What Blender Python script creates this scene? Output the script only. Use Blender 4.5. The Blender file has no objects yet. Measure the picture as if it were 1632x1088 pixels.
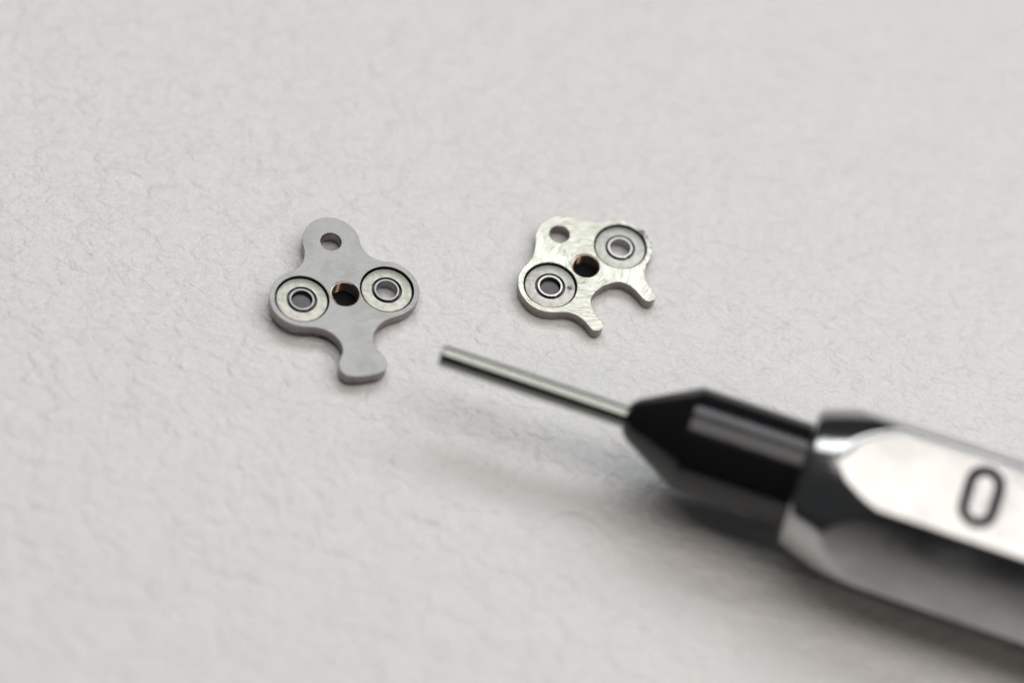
import bpy, bmesh, math, random
from mathutils import Vector, Matrix

# ------------------------------------------------------------------ units
# The scene is written in millimetres; one Blender unit is one centimetre.
U = 0.1
scene = bpy.context.scene
scene.unit_settings.system = 'METRIC'
scene.unit_settings.scale_length = 0.01
C = scene.collection
R = math.radians

# ------------------------------------------------------------------ camera
LENS, ELEV, ROLL, DIST = 120.0, R(57.0), R(12.0), 250.1      # mm, about 57 degrees down
cam_pos = Vector((0, -math.cos(ELEV), math.sin(ELEV))) * DIST
fwd = -cam_pos.normalized()
right0 = Vector((1, 0, 0)); up0 = right0.cross(fwd)
right = math.cos(ROLL) * right0 + math.sin(ROLL) * up0
up = -math.sin(ROLL) * right0 + math.cos(ROLL) * up0
cd = bpy.data.cameras.new('camera')
cd.lens = LENS; cd.sensor_width = 36.0; cd.sensor_fit = 'HORIZONTAL'
cd.clip_start = 0.5; cd.clip_end = 1000.0
cd.dof.use_dof = True
FOCUS = Vector((0, 2.6, 1.0))                                  # the band that is sharp
cd.dof.focus_distance = (FOCUS - cam_pos).dot(fwd) * U
cd.dof.aperture_fstop = 0.089                                  # 13.5 mm wide opening in centimetre units
cd.dof.aperture_blades = 0
cam = bpy.data.objects.new('camera', cd); C.objects.link(cam)
m = Matrix.Identity(4)
for i, v in enumerate((right, up, -fwd)):
    m[0][i], m[1][i], m[2][i] = v
m.translation = cam_pos * U
cam.matrix_world = m
scene.camera = cam

# ------------------------------------------------------------------ world and lamps
world = bpy.data.worlds.new('World'); scene.world = world
world.use_nodes = True
world.node_tree.nodes['Background'].inputs['Color'].default_value = (0.9, 0.95, 1.0, 1)
world.node_tree.nodes['Background'].inputs['Strength'].default_value = 0.045

def panel(name, ang, side, dist, w, h, radiance, col):
    """rectangular lamp panel aimed at the parts; ang is measured over the top from the camera's side"""
    d = Vector((math.sin(R(side)), -math.cos(R(ang)) * math.cos(R(side)), math.sin(R(ang)) * math.cos(R(side))))
    ld = bpy.data.lights.new(name, 'AREA'); ld.shape = 'RECTANGLE'
    ld.size, ld.size_y = w * U, h * U
    ld.energy = radiance * math.pi * (w * U) * (h * U)
    ld.color = col
    o = bpy.data.objects.new(name, ld); C.objects.link(o)
    o.location = d * dist * U
    z = d; x = Vector((1, 0, 0)); x = (x - z * x.dot(z)).normalized(); y = z.cross(x)
    mm = Matrix.Identity(4)
    for i, v in enumerate((x, y, z)):
        mm[0][i], mm[1][i], mm[2][i] = v
    mm.translation = d * dist * U
    o.matrix_world = mm
    return o
panel('overhead_lamp', 92.5, 11, 600, 980, 310, 2.4, (1.0, 0.95, 0.91))
panel('rear_lamp', 125, 6, 600, 950, 200, 3.3, (0.955, 0.985, 1.0))
panel('side_lamp', 55, 45, 500, 30, 30, 45.0, (1.0, 0.80, 0.64))

scene.view_settings.view_transform = 'Standard'
scene.view_settings.look = 'None'
scene.view_settings.exposure = 0.0
scene.view_settings.gamma = 1.0
scene.cycles.max_bounces = 7
scene.cycles.use_denoising = True

# ------------------------------------------------------------------ node helpers
def new_mat(name):
    mt = bpy.data.materials.new(name); mt.use_nodes = True
    nt = mt.node_tree
    return mt, nt, nt.nodes['Principled BSDF']
class G:
    """tiny node builder"""
    def __init__(s, nt): s.nt = nt
    def n(s, t, **kw):
        nd = s.nt.nodes.new(t)
        for k, v in kw.items():
            if k == 'ins':
                for kk, vv in v.items(): s.put(nd.inputs[kk], vv)
            else: setattr(nd, k, v)
        return nd
    def put(s, sock, v):
        if hasattr(v, 'is_output') or isinstance(v, bpy.types.NodeSocket): s.nt.links.new(v, sock)
        else: sock.default_value = v
    def math(s, op, a, b=0.0, clamp=False):
        nd = s.n('ShaderNodeMath', operation=op, use_clamp=clamp); s.put(nd.inputs[0], a); s.put(nd.inputs[1], b)
        return nd.outputs[0]
    def vm(s, op, a, b=(0, 0, 0)):
        nd = s.n('ShaderNodeVectorMath', operation=op); s.put(nd.inputs[0], a)
        if op == 'SCALE': s.put(nd.inputs['Scale'], b)
        else: s.put(nd.inputs[1], b)
        return nd.outputs['Value'] if op in ('LENGTH', 'DISTANCE') else nd.outputs[0]
    def noise(s, vec, scale, detail=3, rough=0.55, dist=0.0):
        return s.n('ShaderNodeTexNoise', ins={'Vector': vec, 'Scale': scale, 'Detail': detail, 'Roughness': rough, 'Distortion': dist})
    def ramp(s, f, a, b, lo=0.0, hi=1.0):
        nd = s.n('ShaderNodeMapRange', interpolation_type='SMOOTHSTEP')
        for k, v in (('Value', f), ('From Min', a), ('From Max', b), ('To Min', lo), ('To Max', hi)): s.put(nd.inputs[k], v)
        return nd.outputs[0]
    def mix(s, f, a, b):
        nd = s.n('ShaderNodeMix', data_type='RGBA')
        s.put(nd.inputs[0], f); s.put(nd.inputs[6], a); s.put(nd.inputs[7], b)
        return nd.outputs[2]
    def mm(s):
        """object coordinates in millimetres"""
        tc = s.n('ShaderNodeTexCoord')
        return s.vm('SCALE', tc.outputs['Object'], 1.0 / U)

# ------------------------------------------------------------------ materials
def mat_sheet():
    mt, nt, bs = new_mat('white_embossed_sheet'); g = G(nt)
    p = g.mm()
    q = g.vm('MULTIPLY', p, (0.82, 1.18, 1.0))
    w1 = g.noise(p, 0.5, 4, 0.6).outputs['Color']
    w = g.vm('ADD', q, g.vm('SCALE', g.vm('SUBTRACT', w1, (0.5, 0.5, 0.5)), 2.4))
    def pebbles(scale, seed, soft):
        v = g.n('ShaderNodeTexVoronoi', feature='SMOOTH_F1', voronoi_dimensions='2D',
                ins={'Vector': g.vm('ADD', w, (seed, seed * 1.7, 0)), 'Scale': scale, 'Randomness': 1.0, 'Smoothness': soft})
        return v.outputs['Distance']
    hills = g.noise(w, 0.55, 3, 0.55).outputs['Fac']
    grain = g.noise(q, 2.3, 3, 0.55).outputs['Fac']
    h = g.math('MULTIPLY', pebbles(0.42, 3.1, 0.28), -0.125)
    h = g.math('ADD', h, g.math('MULTIPLY', pebbles(1.05, 11.7, 0.25), -0.095))
    h = g.math('ADD', h, g.math('MULTIPLY', hills, 0.11))
    h = g.math('ADD', h, g.math('MULTIPLY', grain, 0.075))
    b = g.n('ShaderNodeBump', ins={'Strength': 1.0, 'Distance': U, 'Height': h})
    nt.links.new(b.outputs[0], bs.inputs['Normal'])
    tone = g.noise(p, 0.22, 3).outputs['Fac']
    col = g.mix(g.ramp(tone, 0.3, 0.7), (0.79, 0.775, 0.765, 1), (0.765, 0.765, 0.755, 1))
    # a few stray specks of dust and grit
    sp = g.n('ShaderNodeTexVoronoi', feature='F1', ins={'Vector': w, 'Scale': 0.075, 'Randomness': 1.0})
    speck = g.ramp(sp.outputs['Distance'], 0.012, 0.024, 1.0, 0.0)
    col = g.mix(g.math('MULTIPLY', speck, 0.6), col, (0.22, 0.19, 0.16, 1))
    nt.links.new(col, bs.inputs['Base Color'])
    nt.links.new(g.ramp(grain, 0.35, 0.65, 0.30, 0.13), bs.inputs['Roughness'])
    bs.inputs['Specular IOR Level'].default_value = 0.5
    # small polished spots that glint on top of the pebbles
    glint = g.noise(g.vm('ADD', q, (31.0, 7.0, 0.0)), 2.4, 3, 0.7).outputs['Fac']
    nt.links.new(g.ramp(glint, 0.54, 0.72, 0.0, 0.8), bs.inputs['Coat Weight'])
    bs.inputs['Coat IOR'].default_value = 1.5
    bs.inputs['Coat Roughness'].default_value = 0.2
    return mt

def mat_metal(name, col, rough, spread=0.08, nscale=1.2, stain=0.0, bump=0.0, tint=None):
    mt, nt, bs = new_mat(name); g = G(nt)
    p = g.mm()
    bs.inputs['Metallic'].default_value = 1.0
    n = g.noise(p, nscale, 4, 0.6).outputs['Fac']
    nt.links.new(g.ramp(n, 0.3, 0.7, max(rough - spread, 0.02), rough + spread), bs.inputs['Roughness'])
    c = (*col, 1); c2 = (*(tint or [x * 0.82 for x in col]), 1)
    f = g.ramp(g.noise(p, nscale * 0.6, 5, 0.65).outputs['Fac'], 0.42, 0.72, 0.0, 1.0)
    colr = g.mix(g.math('MULTIPLY', f, 0.5 + stain), c, c2)
    nt.links.new(colr, bs.inputs['Base Color'])
    if bump:
        h = g.noise(p, 9.0, 3, 0.6).outputs['Fac']
        b = g.n('ShaderNodeBump', ins={'Strength': 1.0, 'Distance': U * bump, 'Height': h})
        nt.links.new(b.outputs[0], bs.inputs['Normal'])
    return mt

def mat_satin():
    mt, nt, bs = new_mat('satin_blasted_metal'); g = G(nt)
    p = g.mm()
    bs.inputs['Metallic'].default_value = 1.0
    cloud = g.noise(p, 0.55, 4, 0.6).outputs['Fac']
    fine = g.noise(p, 7.5, 4, 0.7).outputs['Fac']
    scr = g.noise(g.vm('MULTIPLY', p, (1.3, 11.0, 1.0)), 1.0, 3, 0.65).outputs['Fac']
    c = g.mix(g.ramp(cloud, 0.42, 0.70, 0.0, 0.55), (0.345, 0.343, 0.335, 1), (0.26, 0.26, 0.254, 1))
    c = g.mix(g.ramp(fine, 0.58, 0.75, 0.0, 0.5), c, (0.19, 0.19, 0.185, 1))
    c = g.mix(g.ramp(fine, 0.40, 0.28, 0.0, 0.6), c, (0.46, 0.46, 0.45, 1))
    nt.links.new(c, bs.inputs['Base Color'])
    nt.links.new(g.ramp(scr, 0.3, 0.7, 0.40, 0.48), bs.inputs['Roughness'])
    h = g.math('ADD', g.math('MULTIPLY', fine, 0.02), g.math('MULTIPLY', scr, 0.004))
    b = g.n('ShaderNodeBump', ins={'Strength': 1.0, 'Distance': U, 'Height': h})
    nt.links.new(b.outputs[0], bs.inputs['Normal'])
    return mt

def mat_turned():
    """bright face-turned metal: rings round the threaded hole, nicks and grime"""
    mt, nt, bs = new_mat('face_turned_metal'); g = G(nt)
    p = g.mm()
    bs.inputs['Metallic'].default_value = 1.0
    sx = g.n('ShaderNodeSeparateXYZ', ins={'Vector': p})
    x, y, z = sx.outputs
    wob = g.math('MULTIPLY', g.math('SUBTRACT', g.noise(p, 0.6, 2).outputs['Fac'], 0.5), 0.45)
    r = g.math('ADD', g.math('SQRT', g.math('ADD', g.math('MULTIPLY', x, x), g.math('MULTIPLY', y, y))), wob)
    ang = g.math('ARCTAN2', y, x)
    cv = g.n('ShaderNodeCombineXYZ', ins={'X': g.math('MULTIPLY', r, 13.0), 'Y': g.math('MULTIPLY', ang, 1.8), 'Z': 0.0})
    lines = g.noise(cv.outputs[0], 1.0, 4, 0.7).outputs['Fac']
    cv2 = g.n('ShaderNodeCombineXYZ', ins={'X': g.math('MULTIPLY', r, 2.4), 'Y': g.math('MULTIPLY', ang, 1.6), 'Z': 4.0})
    broad = g.noise(cv2.outputs[0], 1.0, 3, 0.6).outputs['Fac']
    patch = g.noise(p, 1.5, 5, 0.7).outputs['Fac']
    h = g.math('ADD', g.math('MULTIPLY', lines, 0.028), g.math('MULTIPLY', broad, 0.022))
    b = g.n('ShaderNodeBump', ins={'Strength': 1.0, 'Distance': U, 'Height': h})
    nt.links.new(b.outputs[0], bs.inputs['Normal'])
    c = g.mix(g.ramp(lines, 0.40, 0.68), (0.66, 0.66, 0.59, 1), (0.30, 0.30, 0.235, 1))
    c = g.mix(g.ramp(patch, 0.56, 0.72, 0.0, 0.8), c, (0.22, 0.22, 0.18, 1))
    grit = g.noise(p, 3.2, 3, 0.7).outputs['Fac']
    near = g.ramp(g.vm('DISTANCE', p, (5.45, 0.1, 0.46)), 0.25, 1.3, 1.0, 0.0)
    c = g.mix(g.ramp(g.math('MULTIPLY', g.math('ADD', grit, 0.12), near), 0.46, 0.58, 0.0, 0.85), c, (0.07, 0.065, 0.06, 1))
    nt.links.new(c, bs.inputs['Base Color'])
    nt.links.new(g.ramp(broad, 0.3, 0.7, 0.26, 0.42), bs.inputs['Roughness'])
    return mt

def mat_shield(name, col, rough, spot=None):
    mt, nt, bs = new_mat(name); g = G(nt)
    p = g.mm()
    bs.inputs['Metallic'].default_value = 1.0
    n = g.noise(p, 2.6, 5, 0.7).outputs['Fac']
    c = g.mix(g.ramp(n, 0.45, 0.75, 0.0, 0.8), (*col, 1), (*[v * 0.68 for v in col], 1))
    if spot:
        d = g.vm('DISTANCE', g.vm('ADD', p, g.vm('SCALE', g.vm('SUBTRACT', g.noise(p, 6.0, 2).outputs['Color'], (0.5, 0.5, 0.5)), 0.5)), spot)
        c = g.mix(g.ramp(d, 0.13, 0.30, 1.0, 0.0), c, (0.10, 0.06, 0.06, 1))
    nt.links.new(c, bs.inputs['Base Color'])
    nt.links.new(g.ramp(n, 0.3, 0.7, rough - 0.06, rough + 0.1), bs.inputs['Roughness'])
    b = g.n('ShaderNodeBump', ins={'Strength': 1.0, 'Distance': U * 0.012, 'Height': g.noise(p, 7.0, 3).outputs['Fac']})
    nt.links.new(b.outputs[0], bs.inputs['Normal'])
    return mt

def mat_black():
    mt, nt, bs = new_mat('glossy_black_plastic'); g = G(nt)
    p = g.mm()
    bs.inputs['Base Color'].default_value = (0.006, 0.006, 0.007, 1)
    bs.inputs['IOR'].default_value = 1.54
    n = g.noise(p, 1.1, 5, 0.7).outputs['Fac']
    nt.links.new(g.ramp(n, 0.3, 0.75, 0.08, 0.2), bs.inputs['Roughness'])
    b = g.n('ShaderNodeBump', ins={'Strength': 1.0, 'Distance': U * 0.01, 'Height': g.noise(p, 4.0, 3).outputs['Fac']})
    nt.links.new(b.outputs[0], bs.inputs['Normal'])
    return mt

M = {
    'sheet': mat_sheet(),
    'satin': mat_satin(),
    'turned': mat_turned(),
    'ring': mat_metal('bearing_ring_steel', (0.38, 0.38, 0.365), 0.25, 0.05, 2.0),
    'ring_dull': mat_metal('dull_ring_steel', (0.28, 0.285, 0.285), 0.35, 0.05, 2.0),
    'shield_a': mat_shield('pale_shield_steel', (0.43, 0.425, 0.375), 0.40),
    'shield_b': mat_shield('grey_shield_steel', (0.42, 0.42, 0.385), 0.40),
    'shield_c': mat_shield('grimy_shield_steel', (0.42, 0.41, 0.38), 0.40, (1.14, -0.90, 0.87)),
    'thread': mat_metal('dark_thread_steel', (0.34, 0.26, 0.215), 0.24, 0.06, 3.0),
    'pin': mat_metal('dark_pin_steel', (0.10, 0.095, 0.095), 0.45, 0.05, 2.0),
    'recess_shade': mat_metal('shaded_groove_steel', (0.10, 0.08, 0.085), 0.4, 0.05, 2.0),  # bearing steel coloured dark to stand in for shade in the gaps
    'handle': mat_metal('satin_aluminium', (0.52, 0.52, 0.51), 0.14, 0.04, 0.30, 0.3, 0.004, (0.36, 0.36, 0.365)),
    'shaft': mat_metal('drawn_tool_steel', (0.34, 0.35, 0.315), 0.2, 0.05, 1.0, 0.1),
    'black': mat_black(),
}
def flat_mat(name, col, rough):
    mt, nt, bs = new_mat(name); g = G(nt)
    n = g.noise(g.mm(), 1.3, 4, 0.6).outputs['Fac']
    nt.links.new(g.mix(n, (*col, 1), (*[c * 0.7 for c in col], 1)), bs.inputs['Base Color'])
    bs.inputs['Roughness'].default_value = rough
    bs.inputs['Specular IOR Level'].default_value = 0.0
    return mt
M['edge'] = mat_metal('shaded_edge_metal', (0.27, 0.24, 0.235), 0.24, 0.05, 2.0)  # side walls coloured darker, standing in for the shaded sheet they reflect
M['ink'] = flat_mat('dark_engraving', (0.02, 0.012, 0.024), 0.7)
M['bench_and_bore_shade'] = flat_mat('dark_bench_and_bore_shade', (0.02, 0.02, 0.022), 0.6)  # bench top; also blackens the bore floors in place of deep shade

# ------------------------------------------------------------------ object helpers
def link(name, me, mat, parent=None, loc=(0, 0, 0), angle=35):
    o = bpy.data.objects.new(name, me); C.objects.link(o)
    if mat: me.materials.append(mat)
    if angle is not None:
        for f in me.polygons: f.use_smooth = True
        me.set_sharp_from_angle(angle=R(angle))
    o.parent = parent
    o.location = Vector(loc) * U
    return o
def thing(name, label, cat, loc, rot=(0, 0, 0)):
    o = bpy.data.objects.new(name, None); C.objects.link(o)
    o.empty_display_size = 0.2
    o.location = Vector(loc) * U; o.rotation_euler = rot
    o['label'] = label; o['category'] = cat
    return o
def lathe(name, prof, mat, parent, loc=(0, 0, 0), seg=96, angle=25, closed=True):
    """revolve (radius, z) points round Z; a closed profile makes a solid ring"""
    vs, fs = [], []
    n = len(prof)
    for k in range(seg):
        a = 2 * math.pi * k / seg
        for r, z in prof: vs.append((r * math.cos(a) * U, r * math.sin(a) * U, z * U))
    for k in range(seg):
        k2 = (k + 1) % seg
        for i in range(n if closed else n - 1):
            j = (i + 1) % n
            fs.append((k * n + i, k2 * n + i, k2 * n + j, k * n + j))
    me = bpy.data.meshes.new(name); me.from_pydata(vs, [], fs)
    bm = bmesh.new(); bm.from_mesh(me)
    bmesh.ops.remove_doubles(bm, verts=bm.verts, dist=1e-6)
    bmesh.ops.recalc_face_normals(bm, faces=bm.faces)
    bm.to_mesh(me); bm.free()
    return link(name, me, mat, parent, loc, angle)

def smooth_loop(pts, per=8):
    """closed Catmull-Rom through the points"""
    out = []; n = len(pts)
    for i in range(n):
        p0, p1, p2, p3 = (Vector(pts[(i + k - 1) % n]) for k in range(4))
        for q in range(per):
            t = q / per
            out.append(0.5 * ((2 * p1) + (p2 - p0) * t + (2 * p0 - 5 * p1 + 4 * p2 - p3) * t * t + (3 * p1 - p0 - 3 * p2 + p3) * t ** 3))
    return out
def circle(c, r, n=72):
    return [Vector((c[0] + r * math.cos(2 * math.pi * k / n), c[1] + r * math.sin(2 * math.pi * k / n))) for k in range(n)]
def cut_plate(name, loops, top, bottom, bev, mat, parent):
    """flat plate with holes and a fine edge break, cut from closed 2-D outlines"""
    cu = bpy.data.curves.new(name, 'CURVE'); cu.dimensions = '2D'; cu.fill_mode = 'BOTH'
    for lp in loops:
        sp = cu.splines.new('POLY'); sp.points.add(len(lp) - 1); sp.use_cyclic_u = True
        for pt, v in zip(sp.points, lp): pt.co = (v[0] * U, v[1] * U, 0, 1)
    cu.extrude = ((top - bottom) / 2 - bev) * U
    cu.bevel_depth = bev * U; cu.bevel_resolution = 1; cu.offset = -bev * U
    tmp = bpy.data.objects.new('tmp', cu); C.objects.link(tmp)
    dg = bpy.context.evaluated_depsgraph_get()
    me = bpy.data.meshes.new_from_object(tmp.evaluated_get(dg))
    bpy.data.objects.remove(tmp); bpy.data.curves.remove(cu)
    me.name = name
    bm = bmesh.new(); bm.from_mesh(me)
    bmesh.ops.remove_doubles(bm, verts=bm.verts, dist=1e-5)
    bmesh.ops.recalc_face_normals(bm, faces=bm.faces)
    bm.to_mesh(me); bm.free()
    me.materials.clear()
    o = link(name, me, mat, parent, (0, 0, (top + bottom) / 2), 30)
    me.materials.append(M['edge'])
    for f in me.polygons:
        if abs(f.normal.z) > 0.99: f.use_smooth = False
        elif abs(f.normal.z) < 0.2: f.material_index = 1
    return o

# ------------------------------------------------------------------ the surface
YAW = R(-7.74)
def slab(name, x0, x1, y0, y1, z0, z1, mat, rz=0.0):
    bm = bmesh.new()
    bmesh.ops.create_cube(bm, size=1.0)
    for v in bm.verts:
        v.co = Vector(((x0 if v.co.x < 0 else x1), (y0 if v.co.y < 0 else y1), (z0 if v.co.z < 0 else z1))) * U
    bmesh.ops.bevel(bm, geom=[e for e in bm.edges], offset=0.4 * U, segments=2, affect='EDGES')
    me = bpy.data.meshes.new(name); bm.to_mesh(me); bm.free()
    o = link(name, me, mat)
    o.rotation_euler = (0, 0, rz)
    o['kind'] = 'structure'
    return o
slab('tabletop', -260, 260, -44, 330, -2.0, 0.0, M['sheet'], YAW)
slab('workbench', -500, 500, -300, 500, -32.0, -2.02, M['bench_and_bore_shade'])

# ------------------------------------------------------------------ the two bearing plates
def mirror(half):
    return half + [(-x, y) for x, y in reversed(half[1:-1])]
FOOT_HALF = [(0, 6.82), (0.75, 6.68), (1.45, 6.18), (1.92, 5.52), (2.12, 4.85), (2.13, 4.2), (2.25, 3.62), (2.52, 3.1), (2.95, 2.68), (3.5, 2.42), (4.15, 2.22), (4.8, 1.78), (5.3, 1.1), (5.57, 0.3), (5.55, -0.5), (5.27, -1.2), (4.75, -1.82), (4.1, -2.22), (3.45, -2.42), (2.8, -2.55), (2.18, -2.82), (1.66, -3.25), (1.32, -3.8), (1.18, -4.4), (1.26, -4.95), (1.54, -5.42), (1.74, -5.9), (1.75, -6.35), (1.56, -6.75), (1.2, -6.98), (0.6, -7.1), (0, -7.13)]
FORK_HALF = [(0, 4.83), (0.65, 4.75), (1.25, 4.43), (1.7, 4.0), (2.02, 3.58), (2.35, 3.22), (2.72, 2.87), (3.2, 2.58), (3.75, 2.4), (4.35, 2.18), (4.88, 1.8), (5.33, 1.2), (5.6, 0.45), (5.62, -0.35), (5.4, -1.1), (4.95, -1.7), (4.4, -2.12), (3.8, -2.45), (3.37, -2.86), (3.1, -3.35), (2.97, -3.92), (2.95, -4.45), (2.92, -4.82), (2.68, -5.06), (2.32, -5.1), (2.04, -4.93), (1.92, -4.6), (1.9, -4.1), (1.86, -3.55), (1.72, -3.05), (1.45, -2.62), (1.02, -2.34), (0.5, -2.2), (0, -2.16)]

def thread_bore(parent, r_out, r_in, top, bottom, pitch):
    """helical internal thread in a plain boss"""
    seg, zs = 64, 60
    vs, fs = [], []
    for i in range(zs + 1):
        z = top + (bottom - top) * i / zs
        for k in range(seg):
            a = 2 * math.pi * k / seg
            ph = (z / pitch + k / seg) % 1.0
            tri = 1 - abs(2 * ph - 1)
            r = r_in + (r_out - r_in) * tri
            if i == 0: r = r_out + 0.015
            vs.append((r * math.cos(a) * U, r * math.sin(a) * U, z * U))
    n_in = len(vs)
    for z, r in ((bottom, r_out + 0.35), (top - 0.2, r_out + 0.35)):
        for k in range(seg):
            a = 2 * math.pi * k / seg
            vs.append((r * math.cos(a) * U, r * math.sin(a) * U, z * U))
    rows = zs + 3
    for i in range(rows - 1):
        for k in range(seg):
            k2 = (k + 1) % seg
            fs.append((i * seg + k, i * seg + k2, (i + 1) * seg + k2, (i + 1) * seg + k))
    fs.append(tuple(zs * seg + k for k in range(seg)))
    me = bpy.data.meshes.new('threaded_bore'); me.from_pydata(vs, [], fs)
    bm = bmesh.new(); bm.from_mesh(me); bmesh.ops.recalc_face_normals(bm, faces=bm.faces); bm.to_mesh(me); bm.free()
    o = link('threaded_bore', me, M['thread'], parent, (0, 0, 0), 40)
    me.materials.append(M['bench_and_bore_shade'])  # bore floor coloured near black in place of the shade of depth
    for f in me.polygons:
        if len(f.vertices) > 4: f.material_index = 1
    return o

def bearing(parent, x, top, depth, shield_mat, ring_mat, pin_bottom=None, sunk=0.19):
    """small shielded ball bearing seated a little below the plate face"""
    t = top - sunk
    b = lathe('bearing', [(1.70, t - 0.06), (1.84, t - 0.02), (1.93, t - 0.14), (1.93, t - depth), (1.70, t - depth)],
              M['recess_shade'], parent, (x, 0, 0), 96)  # dark colour stands in for the shade round the seat
    lathe('shield', [(1.115, t - 0.012), (1.14, t + 0.006), (1.80, t + 0.006), (1.86, t - 0.02), (1.84, t - 0.05), (1.115, t - 0.05)],
          shield_mat, b, (0, 0, 0), 96)
    lathe('inner_ring', [(0.76, t + 0.02), (0.79, t + 0.06), (0.915, t + 0.06), (0.96, t + 0.02), (0.96, t - depth), (0.76, t - depth)],
          ring_mat, b, (0, 0, 0), 96)
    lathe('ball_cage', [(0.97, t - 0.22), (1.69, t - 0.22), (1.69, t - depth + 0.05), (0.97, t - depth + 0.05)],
          M['recess_shade'], b, (0, 0, 0), 64)  # dark colour stands in for shade down in the groove
    if pin_bottom is not None:
        lathe('axle_pin', [(0.0, t - 0.30), (0.68, t - 0.30), (0.745, t - 0.36), (0.745, pin_bottom), (0.0, pin_bottom)],
              M['pin'], b, (0, 0, 0), 64)
    return b

TOP, BOT = 1.28, 0.36
# left: satin plate with the blunt foot, its left lobe a little off the sheet
left = thing('bearing_plate', 'satin grey metal plate with two bearings and one blunt foot', 'metal plate', (-12.74, 0.17, 0), (0, R(3.6), R(24.2)))
cut_plate('plate', [smooth_loop(mirror(FOOT_HALF)), circle((0, 4.65), 0.78), circle((0, 0), 1.09), circle((-3.2, 0), 2.0), circle((3.2, 0), 2.0)], TOP, BOT, 0.03, M['satin'], left)
thread_bore(left, 1.075, 0.93, TOP - 0.06, 0.10, 0.27)
bearing(left, -3.2, TOP, 0.80, M['shield_a'], M['ring_dull'], 0.0, 0.15)
bearing(left, 3.2, TOP, 0.80, M['shield_a'], M['ring_dull'], None, 0.15)
TOP, BOT = 1.06, 0.14

# right: bright turned plate with the two prongs and a nicked edge
rnd = random.Random(4)
outline = smooth_loop(mirror(FORK_HALF))
for v in outline:
    a = math.degrees(math.atan2(v.y, v.x - 3.26)); d = (Vector((v.x - 3.26, v.y))).length
    if v.x > 3.6 and -75 < a < 70 and d < 2.7:
        k = rnd.random()
        v -= Vector((v.x - 3.26, v.y)).normalized() * (0.10 * k * k + (0.16 if -35 < a < 25 and k > 0.55 else 0))
fork = thing('bearing_plate', 'bright machined metal plate with two bearings and two prongs', 'metal plate', (4.172, 7.23, 0), (0, 0, R(45.94)))
cut_plate('plate', [outline, circle((0, 3.29), 0.77), circle((0, 0), 1.06), circle((-3.26, 0), 2.0), circle((3.26, 0), 2.0)], TOP, BOT, 0.03, M['turned'], fork)
thread_bore(fork, 1.045, 0.90, TOP - 0.05, 0.005, 0.27)
bearing(fork, -3.26, TOP, 0.80, M['shield_c'], M['ring'], 0.0)
bearing(fork, 3.26, TOP, 0.80, M['shield_b'], M['ring'])

# ------------------------------------------------------------------ the screwdriver (local X along the tool, Z up)
AX_H = 6.24
driver = thing('screwdriver', 'small hex screwdriver with black collar and silver faceted handle marked 0', 'screwdriver', (-4.702, -6.418, 0), (0, 0, YAW))
TILT = R(8.08)
def sweep(name, rows, rad, mat, parent, seg=144, angle=22, cap=True):
    """rows of s along the tool; rad(s, a) gives the radius at angle a round the axis"""
    vs, fs = [], []
    for s in rows:
        for k in range(seg):
            a = 2 * math.pi * k / seg
            r = rad(s, a)
            vs.append((s * U, r * math.cos(a + TILT) * U, (AX_H + r * math.sin(a + TILT)) * U))
    for i in range(len(rows) - 1):
        for k in range(seg):
            k2 = (k + 1) % seg
            fs.append((i * seg + k, i * seg + k2, (i + 1) * seg + k2, (i + 1) * seg + k))
    if cap:
        fs.append(tuple(range(seg))); fs.append(tuple(reversed(range((len(rows) - 1) * seg, len(rows) * seg))))
    me = bpy.data.meshes.new(name); me.from_pydata(vs, [], fs)
    bm = bmesh.new(); bm.from_mesh(me); bmesh.ops.recalc_face_normals(bm, faces=bm.faces); bm.to_mesh(me); bm.free()
    return link(name, me, mat, parent, (0, 0, 0), angle)
def interp(tab, s):
    if s <= tab[0][0]: return tab[0][1]
    for (a, ra), (b, rb) in zip(tab, tab[1:]):
        if s <= b: return ra + (rb - ra) * (s - a) / (b - a)
    return tab[-1][1]
def hexr(a, rc, rnd_=0.985):
    """corner radius rc, corners at 0, 60, ... degrees, corners very slightly rounded"""
    q = ((a + math.pi / 6) % (math.pi / 3)) - math.pi / 6          # angle from the nearest corner
    r = rc * math.cos(math.pi / 6) / math.cos(math.pi / 6 - abs(q))
    return min(r, rc * rnd_)
# shaft
sh = [(0.0, 0.66), (0.12, 0.78), (14.6, 0.78)]
sweep('shaft', [0.0, 0.12, 4, 9, 14.6], lambda s, a: interp(sh, s), M['shaft'], driver, 72, 30)
# collar
co = [(13.72, 0.55), (13.78, 0.95), (14.0, 1.28), (14.4, 1.60), (18.1, 3.66), (18.3, 3.75), (18.55, 3.78), (26.9, 3.78)]
sweep('collar', [p[0] for p in co], lambda s, a: interp(co, s), M['black'], driver, 144, 12)
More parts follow.
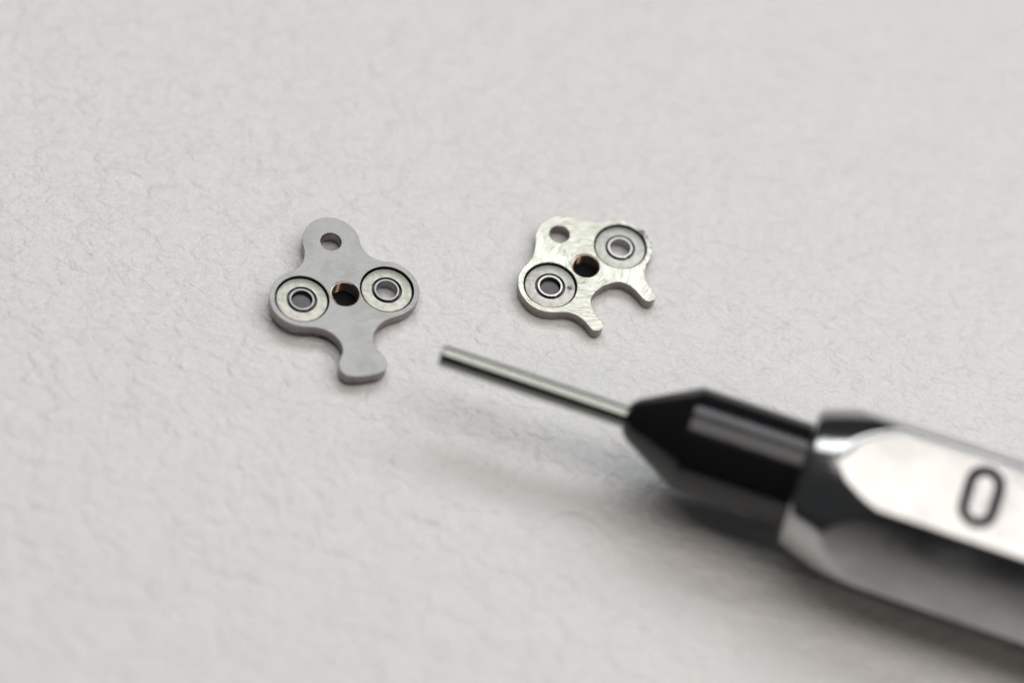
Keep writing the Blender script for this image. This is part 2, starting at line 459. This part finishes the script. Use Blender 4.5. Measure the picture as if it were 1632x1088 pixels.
# handle
cone = [(26.5, 4.60), (26.6, 4.82), (26.8, 4.97), (28.2, 5.50), (29.6, 5.95), (31.0, 6.33), (32.4, 6.62), (34.0, 6.95), (36.0, 7.4), (100, 9)]
rows = [26.5, 26.6, 26.8] + [26.8 + 0.25 * k for k in range(1, 29)] + [36, 42, 60, 96, 98.5, 100]
def handle_r(s, a):
    flare = 1 + 0.012 * (min(s, 42) - 35) / 14
    r = min(hexr(a, 6.70 * flare), interp(cone, s))
    if s > 96: r -= (s - 96) ** 2 * 0.1
    return r
handle = sweep('handle', rows, handle_r, M['handle'], driver, 288, 26)
# the engraved 0 on the upper flat
def digit_zero():
    w, h, st = 2.8, 4.75, 0.76                 # along the tool, across the flat, stroke
    def loop(ww, hh, n=14):
        r = ww / 2; out = []
        for k in range(n + 1):
            a = math.pi * k / n; out.append((r * math.cos(a), hh / 2 - r + r * math.sin(a)))
        for k in range(n + 1):
            a = math.pi + math.pi * k / n; out.append((r * math.cos(a), -hh / 2 + r + r * math.sin(a)))
        return out
    o, i = loop(w, h), loop(w - 2 * st, h - 2 * st)
    n = len(o)
    apo = 6.70 * (1 + 0.012 * (39.2 - 35) / 14) * math.cos(math.pi / 6)
    nrm = Vector((0, math.cos(math.pi / 2 + TILT), math.sin(math.pi / 2 + TILT)))
    acr = Vector((0, -nrm.z, nrm.y)) * -1
    vs = []
    for lift in (0.012, -0.05):
        for lp in (o, i):
            for x, y in lp:
                p = Vector((38.75 + x, 0, AX_H)) + nrm * (apo + lift + 0.012 * math.cos(math.pi/6)*6.7/14 * x) + acr * (y + 0.25)
                vs.append(p * U)
    fs = []
    for k in range(n):
        k2 = (k + 1) % n
        fs += [(k, k2, n + k2, n + k), (2 * n + k, 3 * n + k, 3 * n + k2, 2 * n + k2), (k, 2 * n + k, 2 * n + k2, k2), (n + k, n + k2, 3 * n + k2, 3 * n + k)]
    me = bpy.data.meshes.new('engraved_digit'); me.from_pydata(vs, [], fs)
    bm = bmesh.new(); bm.from_mesh(me); bmesh.ops.recalc_face_normals(bm, faces=bm.faces); bm.to_mesh(me); bm.free()
    ob = link('engraved_digit', me, M['ink'], handle, (0, 0, 0), 30)
    ob['label'] = 'dark outlined digit 0 on the upper flat'
digit_zero()
